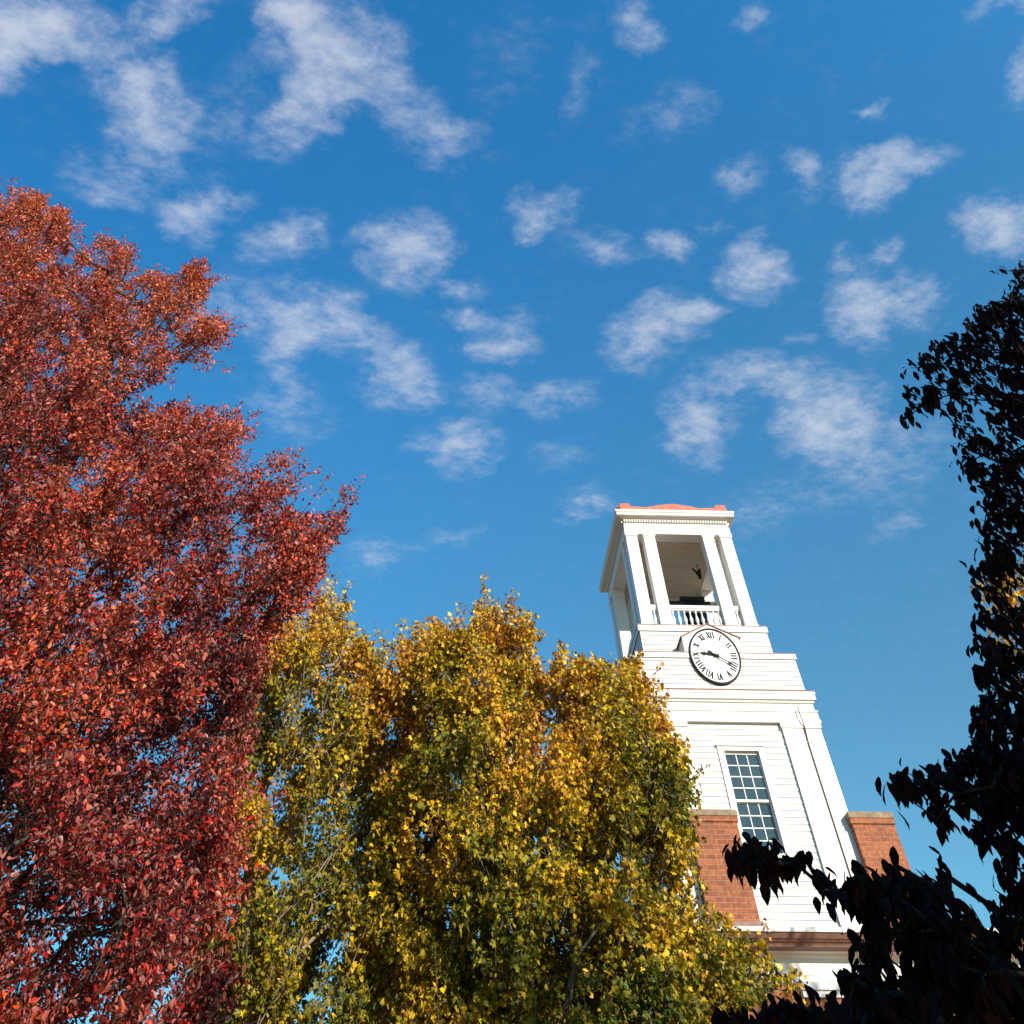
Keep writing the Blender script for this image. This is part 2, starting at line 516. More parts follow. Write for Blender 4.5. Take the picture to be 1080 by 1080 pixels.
def pilaster(px0, px1, proud, wrap=None):
    m = MB()
    ya, yb = TY0 - proud, TY0 + 0.02
    m.box(px0, px1, ya, yb, SZ0, 11.20)
    m.box(px0 - .012, px1 + .012, ya - .014, yb, 11.20, 11.23)
    m.box(px0, px1, ya, yb, 11.23, 11.55)
    m.box(px0 - .03, px1 + .03, ya - .03, yb, 11.55, SZ1 - .003)
    m.build("pilaster", TRIM, tower)


for s in (-1, 1):
    for a, c, pr in ((1.33, 1.90, .085), (1.95, 2.40, .085)):
        lo, hi = sorted((XC + s * a, XC + s * c))
        pilaster(lo, hi, pr)
# pilasters of the two side walls, as boxes set against the boards
for s in (-1, 1):
    for ya, yb in ((25.04, 25.5), (25.55, 26.1), (29.9, 30.45), (30.5, 30.96)):
        m = MB()
        xs = sorted((XC + s * (HX - .02), XC + s * (HX + .08)))
        m.box(xs[0], xs[1], ya, yb, SZ0, 11.55)
        m.box(xs[0] - .02, xs[1] + .02, ya - .005, yb + .005, 11.55, SZ1 - .003)
        m.build("pilaster", TRIM, tower)

# entablature and cornice of the shaft
b = MB()
b.ring([(-.3, 11.67), (.115, 11.67), (.115, 11.74), (.095, 11.745), (.095, 11.92), (.12, 11.925), (.12, 11.96), (.06, 11.965), (.06, 12.14)],
       x0, x1, TY0, TY1, cap_top=False, cap_bottom=True)
b.build("entablature", TRIM, tower)
b = MB()
b.ring([(.03, 12.14), (.10, 12.15), (.12, 12.20), (.165, 12.21), (.165, 12.33), (.185, 12.345), (.185, 12.41), (-.2, 12.425)],
       x0, x1, TY0, TY1, cap_top=True, cap_bottom=True)
b.build("cornice", TRIM, tower)
b = MB()
b.ring([(.192, 12.398), (.196, 12.418), (.0, 12.440), (-.22, 12.441)], x0, x1, TY0, TY1, cap_top=True)
b.build("flashing", COPING, tower)

# clock stage, flush with the shaft
b = MB()
for sd_, c, a0, a1 in (('-y', TY0, x0, x1), ('-x', x0, TY0, TY1), ('+x', x1, TY0, TY1), ('+y', TY1, x0, x1)):
    b.clap(sd_, c, a0, a1, 12.43, 13.29, h=0.118)
b.ring([(.03, 13.29), (.045, 13.295), (.045, 13.44), (-.7, 13.45)], x0, x1, TY0, TY1)
b.build("clock_stage", WHITE, tower)
b = MB()
b.ring([(.052, 13.43), (.054, 13.452), (-.75, 13.468)], x0, x1, TY0, TY1)
b.build("flashing", COPING, tower)
# belfry base, set back
BX0, BX1, BY0, BY1 = XC - 2.0, XC + 2.0, 25.6, 30.4
b = MB()
for sd_, c, a0, a1 in (('-y', BY0, BX0, BX1), ('-x', BX0, BY0, BY1), ('+x', BX1, BY0, BY1), ('+y', BY1, BX0, BX1)):
    b.clap(sd_, c, a0, a1, 13.46, 14.32, h=0.134)
b.ring([(.03, 14.32), (.04, 14.325), (.04, 14.50), (-.3, 14.51)], BX0, BX1, BY0, BY1)
b.build("belfry_base", WHITE, tower)
b = MB()
b.ring([(.047, 14.49), (.049, 14.512), (-.13, 14.518)], BX0, BX1, BY0, BY1, cap_top=False)
b.build("flashing", COPING, tower)

# belfry: twelve square columns in pairs
CX0, CX1, CY0, CY1 = XC - 1.85, XC + 1.85, 25.75, 30.25
YC = (CY0 + CY1) / 2
CW = 0.39
CZ0, CZ1 = 14.52, 17.55
offs = [(0, CW), (.62, .62 + CW)]


def column(ax, ay):
    m = MB()
    m.box(ax, ax + CW, ay, ay + CW, CZ0, 17.22)
    m.ring([(.0, 17.22), (.012, 17.225), (.012, 17.25), (0, 17.255), (0, 17.47), (.03, 17.49), (.03, CZ1 - .004)], ax, ax + CW, ay, ay + CW)
    m.ring([(.02, CZ0 + .004), (.02, CZ0 + .12), (.0, CZ0 + .14)], ax, ax + CW, ay, ay + CW, cap_top=False)
    m.build("column", TRIM, tower)


spots = set()
for ix in range(4):
    for iy in range(4):
        xs = [CX0, CX0 + .62, CX1 - .62 - CW, CX1 - CW]
        ys = [CY0, CY0 + .62, CY1 - .62 - CW, CY1 - CW]
        if ix in (0, 3) or iy in (0, 3):
            if (ix in (0, 3)) or (iy in (0, 3)):
                spots.add((round(xs[ix], 4), round(ys[iy], 4)))
for sx, sy in sorted(spots): column(sx, sy)


# balustrades: one on each side, in three bays
def balustrade(side):
    root = empty("balustrade", (0, 0, 0))
    root.parent = tower
    root.location = -tower.location
    if side in ('front', 'rear'):
        c = CY0 + .17 if side == 'front' else CY1 - .17
        bays = [(CX0 + CW, CX0 + .62), (CX0 + .62 + CW, CX1 - .62 - CW), (CX1 - .62, CX1 - CW)]
        def bx(m, a0, a1, w, z0, z1): m.box(a0, a1, c - w, c + w, z0, z1)
        def pt(a): return (a, c)
    else:
        c = CX0 + .17 if side == 'west' else CX1 - .17
        bays = [(CY0 + CW, CY0 + .62), (CY0 + .62 + CW, CY1 - .62 - CW), (CY1 - .62, CY1 - CW)]
        def bx(m, a0, a1, w, z0, z1): m.box(c - w, c + w, a0, a1, z0, z1)
        def pt(a): return (c, a)
    rail = MB()
    for a0, a1 in bays:
        bx(rail, a0 + .001, a1 - .001, .085, 15.15, 15.24)
        bx(rail, a0 + .001, a1 - .001, .06, 15.10, 15.15)
        bx(rail, a0 + .001, a1 - .001, .07, 14.55, 14.66)
    rail.build("rail", TRIM, root)
    prof = [(.045, 14.66), (.045, 14.70), (.025, 14.72), (.05, 14.79), (.058, 14.84), (.04, 14.91), (.024, 14.97), (.022, 15.03), (.04, 15.06), (.04, 15.10)]
    for a0, a1 in bays:
        n = 1 if a1 - a0 < .5 else max(2, round((a1 - a0) / .185))
        for k in range(n):
            a = a0 + (k + .5) * (a1 - a0) / n
            m = MB(); p = pt(a)
            m.lathe(p[0], p[1], prof, 10)
            m.build("baluster", TRIM, root)


for s_ in ('front', 'rear', 'west', 'east'): balustrade(s_)

# belfry entablature: a hollow ring of beams, dentils, cornice
b = MB()
b.ring([(-.43, 17.72), (-.43, 17.55), (.03, 17.55), (.03, 17.62), (.015, 17.625), (.015, 17.78), (.03, 17.785), (.03, 17.81), (.0, 17.815), (.0, 18.06)],
       CX0, CX1, CY0, CY1, cap_top=False)
b.build("belfry_entablature", TRIM, tower)
dz0, dz1 = 17.965, 18.045


def comb(a0, a1):
    """toothed band as one outline"""
    pts = [(a1, dz1 + .03), (a0, dz1 + .03)]
    k = a0
    while k < a1 - .05:
        pts += [(k, dz0), (k + .052, dz0), (k + .052, dz1), (k + .0905, dz1)]
        k += .0905
    pts[-1] = (a1, dz1)
    return pts


for s_ in (-1, 1):
    m = MB()
    ya, yb = (CY0 - .07, CY0 - .001) if s_ < 0 else (CY1 + .001, CY1 + .07)
    m.prism_y(comb(CX0 + .01, CX1 - .01), ya, yb)
    m.build("dentil_band", TRIM, tower)
    m = MB()
    xa, xb = (CX0 - .07, CX0 - .001) if s_ < 0 else (CX1 + .001, CX1 + .07)
    m.prism_x(comb(CY0 + .01, CY1 - .01), xa, xb)
    m.build("dentil_band", TRIM, tower)
b = MB()
b.ring([(-.02, 18.076), (.09, 18.078), (.10, 18.08), (.12, 18.09), (.12, 18.11), (.24, 18.115), (.24, 18.20), (.265, 18.215), (.285, 18.29), (.0, 18.33)],
       CX0, CX1, CY0, CY1, cap_top=True)
b.build("belfry_cornice", TRIM, tower)
b = MB()
y = CY0 + .44
while y < CY1 - .44:
    b.box(CX0 + .432, CX1 - .432, y, min(y + .108, CY1 - .435), 17.60, 17.63)
    y += .137
b.build("ceiling", CEIL, tower)
b = MB()
b.box(CX0 + .40, CX1 - .40, CY0 + .40, CY1 - .40, 17.632, 17.70)
b.build("ceiling_backing", CABLE, tower)
b = MB()
b.ring([(.20, 18.335), (-1.6, 18.50)], CX0, CX1, CY0, CY1, cap_top=True)
b.build("roof", REDMETAL, tower)


def parapet_outline(h):
    z = 18.335
    pts = [(-h, z), (h, z), (h, z + .26), (h - .34, z + .26), (h - .36, z + .20), (h - .44, z + .15), (1.0, z + .13), (.82, z + .15), (.62, z + .20), (.12, z + .27),
           (-.12, z + .27), (-.62, z + .20), (-.82, z + .15), (-1.0, z + .13), (-h + .44, z + .15), (-h + .36, z + .20), (-h + .34, z + .26), (-h, z + .26)]
    return pts


hx, hy = 1.85, 2.29
for s in (-1, 1):
    m = MB()
    c = CY0 - .10 if s < 0 else CY1 + .10
    m.prism_y([(XC + a, z) for a, z in parapet_outline(hx + .06)], c - .05, c + .05)
    m.build("parapet", REDMETAL, tower)
    m = MB()
    c = CX0 - .10 if s < 0 else CX1 + .10
    m.prism_x([(YC + a, z) for a, z in parapet_outline(hy - .06 + .0)], c - .05, c + .05)
    m.build("parapet", REDMETAL, tower)

# clock
CKX, CKZ, CKR, CKY = 8.085, 13.345, 0.735, 24.93
hood = MB()
hood.prism_y([(7.22, 13.46), (8.95, 13.46), (8.95, 13.86), (CKX, 14.22), (7.22, 13.86)], 24.96, 25.6)
hood.build("clock_hood", TRIM, tower)
cop = MB()
for s in (-1, 1):
    e = (CKX + s * .92, 13.835)
    a = (CKX, 14.222)
    t = .03
    pts = [(e[0], e[1]), (a[0], a[1]), (a[0], a[1] + t), (e[0], e[1] + t)]
    if s > 0: pts = pts[::-1]
    cop.prism_y(pts, 24.93, 25.6)
cop.build("flashing", COPING, tower)

clock = empty("clock", (0, 0, 0))
clock.parent = tower
clock.location = -tower.location


def disc(m, r, ya, yb, n=72):
    m.prism_y([(CKX + r * math.cos(2 * math.pi * k / n), CKZ + r * math.sin(2 * math.pi * k / n)) for k in range(n)], ya, yb)


m = MB(); disc(m, CKR - .01, CKY, TY0 + .01); m.build("dial", DIAL, clock)
m = MB()
nn = 80
vs = []
for (r_, y_) in ((CKR - .034, CKY - .001), (CKR - .030, CKY - .022), (CKR + .012, CKY - .022), (CKR + .016, TY0 + .01)):
    vs += [(CKX + r_ * math.cos(2 * math.pi * k / nn), y_, CKZ + r_ * math.sin(2 * math.pi * k / nn)) for k in range(nn)]
fs = []
for i in range(3):
    for k in range(nn):
        l = (k + 1) % nn
        fs.append((i * nn + k, i * nn + l, (i + 1) * nn + l, (i + 1) * nn + k))
m.add(vs, fs); m.build("rim", BLACK, clock)


def strokes(txt):
    """roman numeral as slanted bars: list of (x_bottom, x_top, width)"""
    out = []; x = 0
    for ch in txt:
        if ch == 'I': out.append((x, x, .034)); x += .068
        elif ch == 'V': out += [(x + .042, x, .046), (x + .042, x + .080, .028)]; x += .118
        elif ch == 'X': out += [(x + .082, x, .046), (x, x + .082, .028)]; x += .122
    w = max(max(a, c) for a, c, _ in out)
    return [(a - w / 2, c - w / 2, t) for a, c, t in out]


for i, txt in enumerate(['XII', 'I', 'II', 'III', 'IIII', 'V', 'VI', 'VII', 'VIII', 'IX', 'X', 'XI']):
    ang = math.pi / 2 - i * math.pi / 6
    er = (math.cos(ang), math.sin(ang)); et = (math.sin(ang), -math.cos(ang))
    m = MB()
    for sidx, (xb, xt, w) in enumerate(strokes(txt)):
        rb, rt_ = CKR * .64, CKR * .885
        def P(r_, t_): return (CKX + er[0] * r_ + et[0] * t_, CKZ + er[1] * r_ + et[1] * t_)
        m.prism_y([P(rb, xb - w / 2), P(rb, xb + w / 2), P(rt_, xt + w / 2), P(rt_, xt - w / 2)], CKY - .006 - .0015 * sidx, CKY - .001)
    m.build("numeral", BLACK, clock)


def hand(deg, L, tail, w, ya, yb):
    a = math.pi / 2 - R(deg)
    er = (math.cos(a), math.sin(a)); et = (math.sin(a), -math.cos(a))
    out = [(-tail, -w * .9), (-tail * .6, -w * 1.1), (-tail * .25, -w * .5), (L * .55, -w * .45), (L * .66, -w * 1.1), (L * .78, -w * .5), (L, 0),
           (L * .78, w * .5), (L * .66, w * 1.1), (L * .55, w * .45), (-tail * .25, w * .5), (-tail * .6, w * 1.1), (-tail, w * .9)]
    m = MB()
    m.prism_y([(CKX + er[0] * r_ + et[0] * t_, CKZ + er[1] * r_ + et[1] * t_) for r_, t_ in out][::-1], ya, yb)
    m.build("hand", HANDS, clock)


hand(279, .47, .12, .042, CKY - .040, CKY - .030)      # twenty past nine
hand(119, .66, .22, .032, CKY - .058, CKY - .048)
m = MB()
m.prism_y([(CKX + .035 * math.cos(k * math.pi / 8), CKZ + .035 * math.sin(k * math.pi / 8)) for k in range(16)], CKY - .066, CKY - .001)
m.build("hub", HANDS, clock)

# shaft window
win = empty("window", (0, 0, 0))
win.parent = tower
win.location = -tower.location
m = MB()
ca = .16
m.box(WX0 - ca, WX0, TY0 - .05, TY0 + .16, WZ0, WZ1)
m.box(WX1, WX1 + ca, TY0 - .05, TY0 + .16, WZ0, WZ1)
m.box(WX0 - ca, WX1 + ca, TY0 - .05, TY0 + .16, WZ1, WZ1 + .10)
m.box(WX0 - ca - .03, WX1 + ca + .03, TY0 - .085, TY0 + .1, WZ1 + .10, WZ1 + .135)
m.box(WX0 - ca - .04, WX1 + ca + .04, TY0 - .10, TY0 + .16, WZ0 - .07, WZ0)
m.build("frame", TRIM, win)


def sash(z0, z1, ya):
    m = MB()
    w, hh = .035, .05
    m.box(WX0 + .002, WX0 + w, ya, ya + .045, z0, z1)
    m.box(WX1 - w, WX1 - .002, ya, ya + .045, z0, z1)
    m.box(WX0 + w, WX1 - w, ya, ya + .045, z1 - hh, z1)
    m.box(WX0 + w, WX1 - w, ya, ya + .045, z0, z0 + hh)
    gx0, gx1, gz0, gz1 = WX0 + w, WX1 - w, z0 + hh, z1 - hh
    for k in (1, 2):
        x = gx0 + (gx1 - gx0) * k / 3
        m.box(x - .011, x + .011, ya + .005, ya + .04, gz0, gz1)
    for k in (1, 2, 3):
        z = gz0 + (gz1 - gz0) * k / 4
        m.box(gx0, gx1, ya + .008, ya + .037, z - .011, z + .011)
    m.build("sash", TRIM, win)
    m = MB()
    m.box(gx0 - .005, gx1 + .005, ya + .018, ya + .026, gz0 - .005, gz1 + .005)
    m.build("pane", GLASS, win)


sash(9.965, WZ1 - .005, TY0 + .045)
sash(WZ0 + .002, 10.0, TY0 + .098)
m = MB(); m.box(WX0 - .05, WX1 + .05, TY0 + .30, TY0 + .33, WZ0 - .05, WZ1 + .05); m.build("dark_room_sheet", plain_mat("dark_room", (.03, .03, .032), .9), win)  # dark sheet stands in for the unlit room behind the panes

# lightning cables down the front
for s, xx in ((-1, 6.24), (1, 10.045)):
    m = MB()
    pts = [(xx - .02, 24.80, 12.02), (xx - .02, 24.80, 11.86), (xx + .0, 24.80, 11.68), (xx + .05 * (1 if s < 0 else .6), 24.875, 11.56), (xx + (.06 if s < 0 else .0), 24.885, 11.2), (xx + (.06 if s < 0 else .0), 24.893, 9.4), (xx + (.06 if s < 0 else .0), 24.893, 7.5)]
    m.tube(pts, .014, 6)
    m.build("lightning_cable", CABLE, tower)

# ------------------------------------------------------------------ things in the belfry
bell = empty("bell", (8.72, 27.9, 14.53))
tag(bell, "dark bronze bell on a yoke behind the belfry balustrade", "bell")
bm_ = MB()
BLX, BLY = 8.72, 27.9
bm_.lathe(BLX, BLY, [(.0, 16.32), (.16, 16.32), (.30, 16.26), (.38, 16.05), (.42, 15.72), (.50, 15.42), (.62, 15.20), (.69, 15.06), (.66, 15.03), (.56, 15.2), (.0, 15.9)], 28)
bm_.build("bell_body", DARKMETAL, bell)
m = MB(); m.box(BLX - 1.0, BLX + .98, BLY - .1, BLY + .1, 16.32, 16.42); m.box(BLX - .42, BLX + .42, BLY - .14, BLY + .14, 16.42, 16.56); m.build("yoke", DARKMETAL, bell)
for s in (-1, 1):
    m = MB()
    xx = BLX + s * .92
    m.add([(xx - .06, BLY - .6, 14.54), (xx + .06, BLY - .6, 14.54), (xx + .06, BLY + .6, 14.54), (xx - .06, BLY + .6, 14.54), (xx - .06, BLY - .1, 16.318), (xx + .06, BLY - .1, 16.318), (xx + .06, BLY + .1, 16.318), (xx - .06, BLY + .1, 16.318)],
          [(3, 2, 1, 0), (4, 5, 6, 7), (0, 1, 5, 4), (1, 2, 6, 5), (2, 3, 7, 6), (3, 0, 4, 7)])
    m.build("stand_leg", DARKMETAL, bell)
m = MB()
wc = (BLX - 1.08, BLY, 16.05)
m.tube([(wc[0], wc[1] + .5 * math.cos(2 * math.pi * k / 28), wc[2] + .5 * math.sin(2 * math.pi * k / 28)) for k in range(29)], .035, 6)
for k in range(4):
    a = k * math.pi / 4
    m.tube([(wc[0], wc[1] - .5 * math.cos(a), wc[2] - .5 * math.sin(a)), (wc[0], wc[1] + .5 * math.cos(a), wc[2] + .5 * math.sin(a))], .02, 6)
m.build("wheel", DARKMETAL, bell)

FX, FY = 9.12, 27.6
lamp = empty("hanging_fitting", (FX, FY, 17.6))
tag(lamp, "small dark metal fitting with two prongs hanging under the belfry ceiling", "fitting")
m = MB()
m.tube([(FX, FY, 17.6), (FX, FY, 17.36)], .016, 8)
m.build("rod", DARKMETAL, lamp)
m = MB(); m.lathe(FX, FY, [(.0, 17.38), (.05, 17.37), (.068, 17.30), (.068, 17.12), (.04, 17.08), (.0, 17.07)], 14); m.build("body", DARKMETAL, lamp)
for s, dx, dz in ((-1, .20, .20), (1, .08, .19)):
    m = MB(); m.tube([(FX + s * .03, FY, 17.2), (FX + s * dx * .6, FY, 17.25 + dz * .5), (FX + s * dx, FY, 17.25 + dz)], [.045, .036, .028], 8); m.build("prong", DARKMETAL, lamp)

# ------------------------------------------------------------------ brick building below the tower
EX0, EX1, EY0, EY1 = 4.3, 19.5, 24.15, 37.0
bld = empty("brick_building", ((EX0 + EX1) / 2, (EY0 + EY1) / 2, 0))
tag(bld, "red brick building with white eaves below the clock tower", "building")
m = MB()
m.box(EX0, EX1, EY0, EY1, 0, 6.60)
m.build("wall", BRICK, bld)
m = MB()
m.ring([(.012, 6.58), (.03, 6.60), (.03, 6.66), (.012, 6.67), (.012, 6.70), (.03, 6.705), (.012, 6.71), (.012, 6.965), (.08, 6.97), (.11, 7.02), (.15, 7.042)], EX0, EX1, EY0, EY1, cap_top=False)
m.build("frieze", TRIM, bld)
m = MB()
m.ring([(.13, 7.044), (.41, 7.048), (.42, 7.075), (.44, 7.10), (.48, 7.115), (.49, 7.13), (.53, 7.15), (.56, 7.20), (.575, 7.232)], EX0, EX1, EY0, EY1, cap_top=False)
m.build("eaves", plain_mat("brown_eaves", (.20, .105, .075), .6, 0, .2), bld)  # one brown tone over all the eave mouldings
m = MB()
m.ring([(.575, 7.232), (.61, 7.236), (.615, 7.31), (.585, 7.315), (.575, 7.245), (.44, 7.24)], EX0, EX1, EY0, EY1, cap_top=False)
m.build("gutter", TRIM, bld)
for gx in (7.30, 8.95, 10.6, 12.3, 14.0, 15.7, 5.7):
    m = MB(); m.box(gx - .02, gx + .02, EY0 - .63, EY0 - .42, 7.225, 7.345); m.build("gutter_bracket", TRIM, bld)
m = MB()
m.ring([(.56, 7.305), (-6.3, 7.98)], EX0, EX1, EY0, EY1, cap_top=True)
rf = m.build("roof", ROOFING, bld)


def pil2(xa, xb):
    m = MB()
    m.box(xa, xb, EY0 - .12, EY0 - .001, 0, 6.36)
    m.build("wall_pilaster", BRICK, bld)
    m = MB()
    m.box(xa - .05, xb + .05, EY0 - .17, EY0 - .001, 6.36, 6.46)
    m.box(xa - .09, xb + .09, EY0 - .21, EY0 - .001, 6.46, 6.578)
    m.build("pilaster_capital", TRIM, bld)


for xa in (4.5, 7.9, 11.3, 14.7, 18.1): pil2(xa, xa + 1.0)


def bwin(xa, z0, z1):
    w = empty("window", (0, 0, 0)); w.parent = bld; w.location = -bld.location
    m = MB()
    m.box(xa, xa + .12, EY0 - .03, EY0 - .001, z0, z1); m.box(xa + 1.08, xa + 1.2, EY0 - .03, EY0 - .001, z0, z1)
    m.box(xa, xa + 1.2, EY0 - .035, EY0 - .001, z1, z1 + .14); m.box(xa - .06, xa + 1.26, EY0 - .09, EY0 - .001, z0 - .1, z0)
    m.box(xa + .12, xa + 1.08, EY0 - .025, EY0 - .001, (z0 + z1) / 2 - .03, (z0 + z1) / 2 + .03)
    m.box(xa + .585, xa + .615, EY0 - .022, EY0 - .001, z0, z1)
    m.build("frame", TRIM, w)
    m = MB(); m.box(xa + .12, xa + 1.08, EY0 - .012, EY0 - .002, z0, z1); m.build("pane", GLASS, w)


for xa in (6.1, 9.5, 12.9, 16.3):
    bwin(xa, 3.7, 5.6); bwin(xa, .9, 2.8)


def chimney(xa, xb, ya, yb, zt):
    m = MB()
    m.box(xa, xb, ya, yb, 7.0, zt - .12)
    m.box(xa - .03, xb + .03, ya - .03, yb + .03, zt - .23, zt - .125)
    ch = m.build("chimney", BRICK, bld)
    m = MB()
    m.box(xa - .045, xb + .045, ya - .045, yb + .045, zt - .119, zt)
    m.build("chimney_cap", STONE, ch)
    return ch


chimney(6.32, 7.51, 24.70, 24.97, 9.68)
chimney(10.44, 11.50, 24.72, 25.4, 9.68)
m = MB()
m.box(6.27, 7.56, 24.64, 24.97, 7.06, 7.66)
m.build("chimney_flashing", plain_mat("painted_flashing", (.30, .16, .12), .7), bld)

# ------------------------------------------------------------------ trees
def in_poly(px, py, poly):
    inside = np.zeros(px.shape, bool)
    n = len(poly)
    j = n - 1
    for i in range(n):
        xi, yi = poly[i]; xj, yj = poly[j]
        c = ((yi > py) != (yj > py)) & (px < (xj - xi) * (py - yi) / ((yj - yi) + 1e-12) + xi)
        inside ^= c
        j = i
    return inside


def edge_dist(px, py, poly):
    d = np.full(px.shape, 1e9)
    n = len(poly)
    for i in range(n):
        ax, ay = poly[i]; bx, by = poly[(i + 1) % n]
        vx, vy = bx - ax, by - ay
        t = np.clip(((px - ax) * vx + (py - ay) * vy) / (vx * vx + vy * vy + 1e-9), 0, 1)
        d = np.minimum(d, np.hypot(px - ax - t * vx, py - ay - t * vy))
    return d


def crown_sites(poly, n, Yc, hmax, curve=1.4, holes=(), gap=0.0, nscale=0.9, seed=0, inset=0.0):
    """twig positions filling a crown that has this outline seen from the lawn and a rounded depth"""
    xs = [p[0] for p in poly]; ys = [p[1] for p in poly]
    out = []
    zmax = None
    tries = 0
    while len(out) < n and tries < 200:
        tries += 1
        px = RNG.uniform(min(xs), max(xs), 4000); py = RNG.uniform(min(ys), max(ys), 4000)
        ok = in_poly(px, py, poly)
        px, py = px[ok], py[ok]
        d = edge_dist(px, py, poly)
        ok = d >= inset
        px, py, d = px[ok], py[ok], d[ok]
        D = FW[None] + RT[None] * ((px - PX) / F)[:, None] - UP[None] * ((py - PY) / F)[:, None]
        zc = Yc / D[:, 1]
        if zmax is None: zmax = zc.max()
        keep = RNG.random(len(px)) < (zc / zmax) ** 2
        keep &= (px > -70) & (py < 1130) | (RNG.random(len(px)) < .3)      # thinner where the photograph shows nothing
        for (hx_, hy_, hr) in holes:
            keep &= (np.hypot(px - hx_, py - hy_) > hr)
        dm = d * zc / F
        half = np.minimum(hmax, np.sqrt(np.maximum(0, 2 * curve * dm)))
        Yv = Yc + RNG.uniform(-1, 1, len(px)) * half
        P = CAM[None] + D * (Yv / D[:, 1])[:, None]
        for i in np.nonzero(keep)[0]:
            q = P[i]
            nv = noise.noise(Vector((q[0] * nscale + seed, q[1] * nscale, q[2] * nscale)))
            if nv < gap and RNG.random() > 0.14: continue
            out.append(q)
            if len(out) >= n: break
    return np.array(out)


def unit(a):
    return a / (np.linalg.norm(a, axis=-1, keepdims=True) + 1e-9)


def tubes_mesh(name, A, B, ra, rb, sides, mat, parent):
    """tapered branch segments joined into one mesh"""
    n = len(A)
    d = unit(B - A)
    ref = np.where((np.abs(d[:, 2]) < .9)[:, None], np.array([[0, 0, 1.0]]), np.array([[1.0, 0, 0]]))
    u = unit(np.cross(d, ref)); w = np.cross(d, u)
    k = np.arange(sides) * 2 * np.pi / sides
    ring = u[:, None, :] * np.cos(k)[None, :, None] + w[:, None, :] * np.sin(k)[None, :, None]
    V = np.concatenate([A[:, None] - d[:, None] * (ra * .3)[:, None, None] + ring * ra[:, None, None], B[:, None] + ring * rb[:, None, None]], axis=1).reshape(-1, 3)
    base = (np.arange(n) * 2 * sides)[:, None, None]
    i = np.arange(sides); j = (i + 1) % sides
    q = np.stack([i, j, j + sides, i + sides], axis=1)[None]
    Fc = (base + q).reshape(-1, 4)
    return raw_mesh(name, V, Fc, mat, parent, smooth=True)


def raw_mesh(name, V, Fc, mat, parent, smooth=False, tint=None):
    me = bpy.data.meshes.new(name)
    nf, k = Fc.shape
    me.vertices.add(len(V)); me.vertices.foreach_set("co", V.astype(np.float32).ravel())
    me.loops.add(nf * k); me.loops.foreach_set("vertex_index", Fc.astype(np.int32).ravel())
    me.polygons.add(nf)
    me.polygons.foreach_set("loop_start", (np.arange(nf) * k).astype(np.int32))
    me.polygons.foreach_set("loop_total", np.full(nf, k, np.int32))
    me.polygons.foreach_set("use_smooth", np.full(nf, smooth, bool))
    if tint is not None:
        a = me.attributes.new("tint", 'FLOAT_COLOR', 'POINT')
        a.data.foreach_set("color", np.concatenate([tint, np.ones((len(tint), 1))], axis=1).astype(np.float32).ravel())
    me.update(calc_edges=True)
    return link_mesh(name, me, mat, parent)


def skeleton(trunk, sites, seg=0.45, up=0.25):
    """grow limbs from a trunk polyline to every twig site; returns node positions and parents"""
    pos = [np.array(trunk[0], float)]; par = [-1]
    for a, b2 in zip(trunk[:-1], trunk[1:]):
        a = np.array(a, float); b2 = np.array(b2, float)
        n = max(1, int(np.linalg.norm(b2 - a) / seg))
        for k in range(1, n + 1):
            p = a + (b2 - a) * k / n + RNG.normal(0, .02, 3)
            pos.append(p); par.append(len(pos) - 2)
    T = np.array(trunk, float)
    dist = np.min(np.linalg.norm(sites[:, None] - np.array(pos)[None], axis=2), axis=1)
    order = np.argsort(dist)
    buf = np.zeros((len(sites) * 14 + len(pos) + 50, 3)); cnt = len(pos); buf[:cnt] = pos
    ntrunk = cnt
    path = np.zeros(len(buf))
    for i in range(1, cnt): path[i] = path[par[i]] + np.linalg.norm(buf[i] - buf[par[i]])
    tips = []
    for si in order:
        s = sites[si]
        v = s[None] - buf[:cnt]
        d = np.linalg.norm(v, axis=1)
        # limbs leave a parent that sits lower: growing down is dear
        cost = d * (1 + 0.9 * np.clip(-v[:, 2] / (d + 1e-6) + .1, 0, 1)) + 0.12 * path[:cnt]
        if ntrunk > 6: cost[:max(2, ntrunk // 4)] += 3.0
        j = int(np.argmin(cost))
        L = d[j]
        n = max(1, int(L / seg))
        a = buf[j].copy(); prev = j
        for k in range(1, n + 1):
            t = k / n
            p = a + (s - a) * t
            p[2] -= up * L * 0.5 * t * (1 - t) * 1.2
            if k < n: p += RNG.normal(0, .035, 3) * min(1, L)
            buf[cnt] = p; par.append(prev); path[cnt] = path[prev] + np.linalg.norm(p - buf[prev]); prev = cnt; cnt += 1
            if cnt >= len(buf) - 2: break
        tips.append((si, prev))
        if cnt >= len(buf) - 20: break
    return buf[:cnt], np.array(par), tips


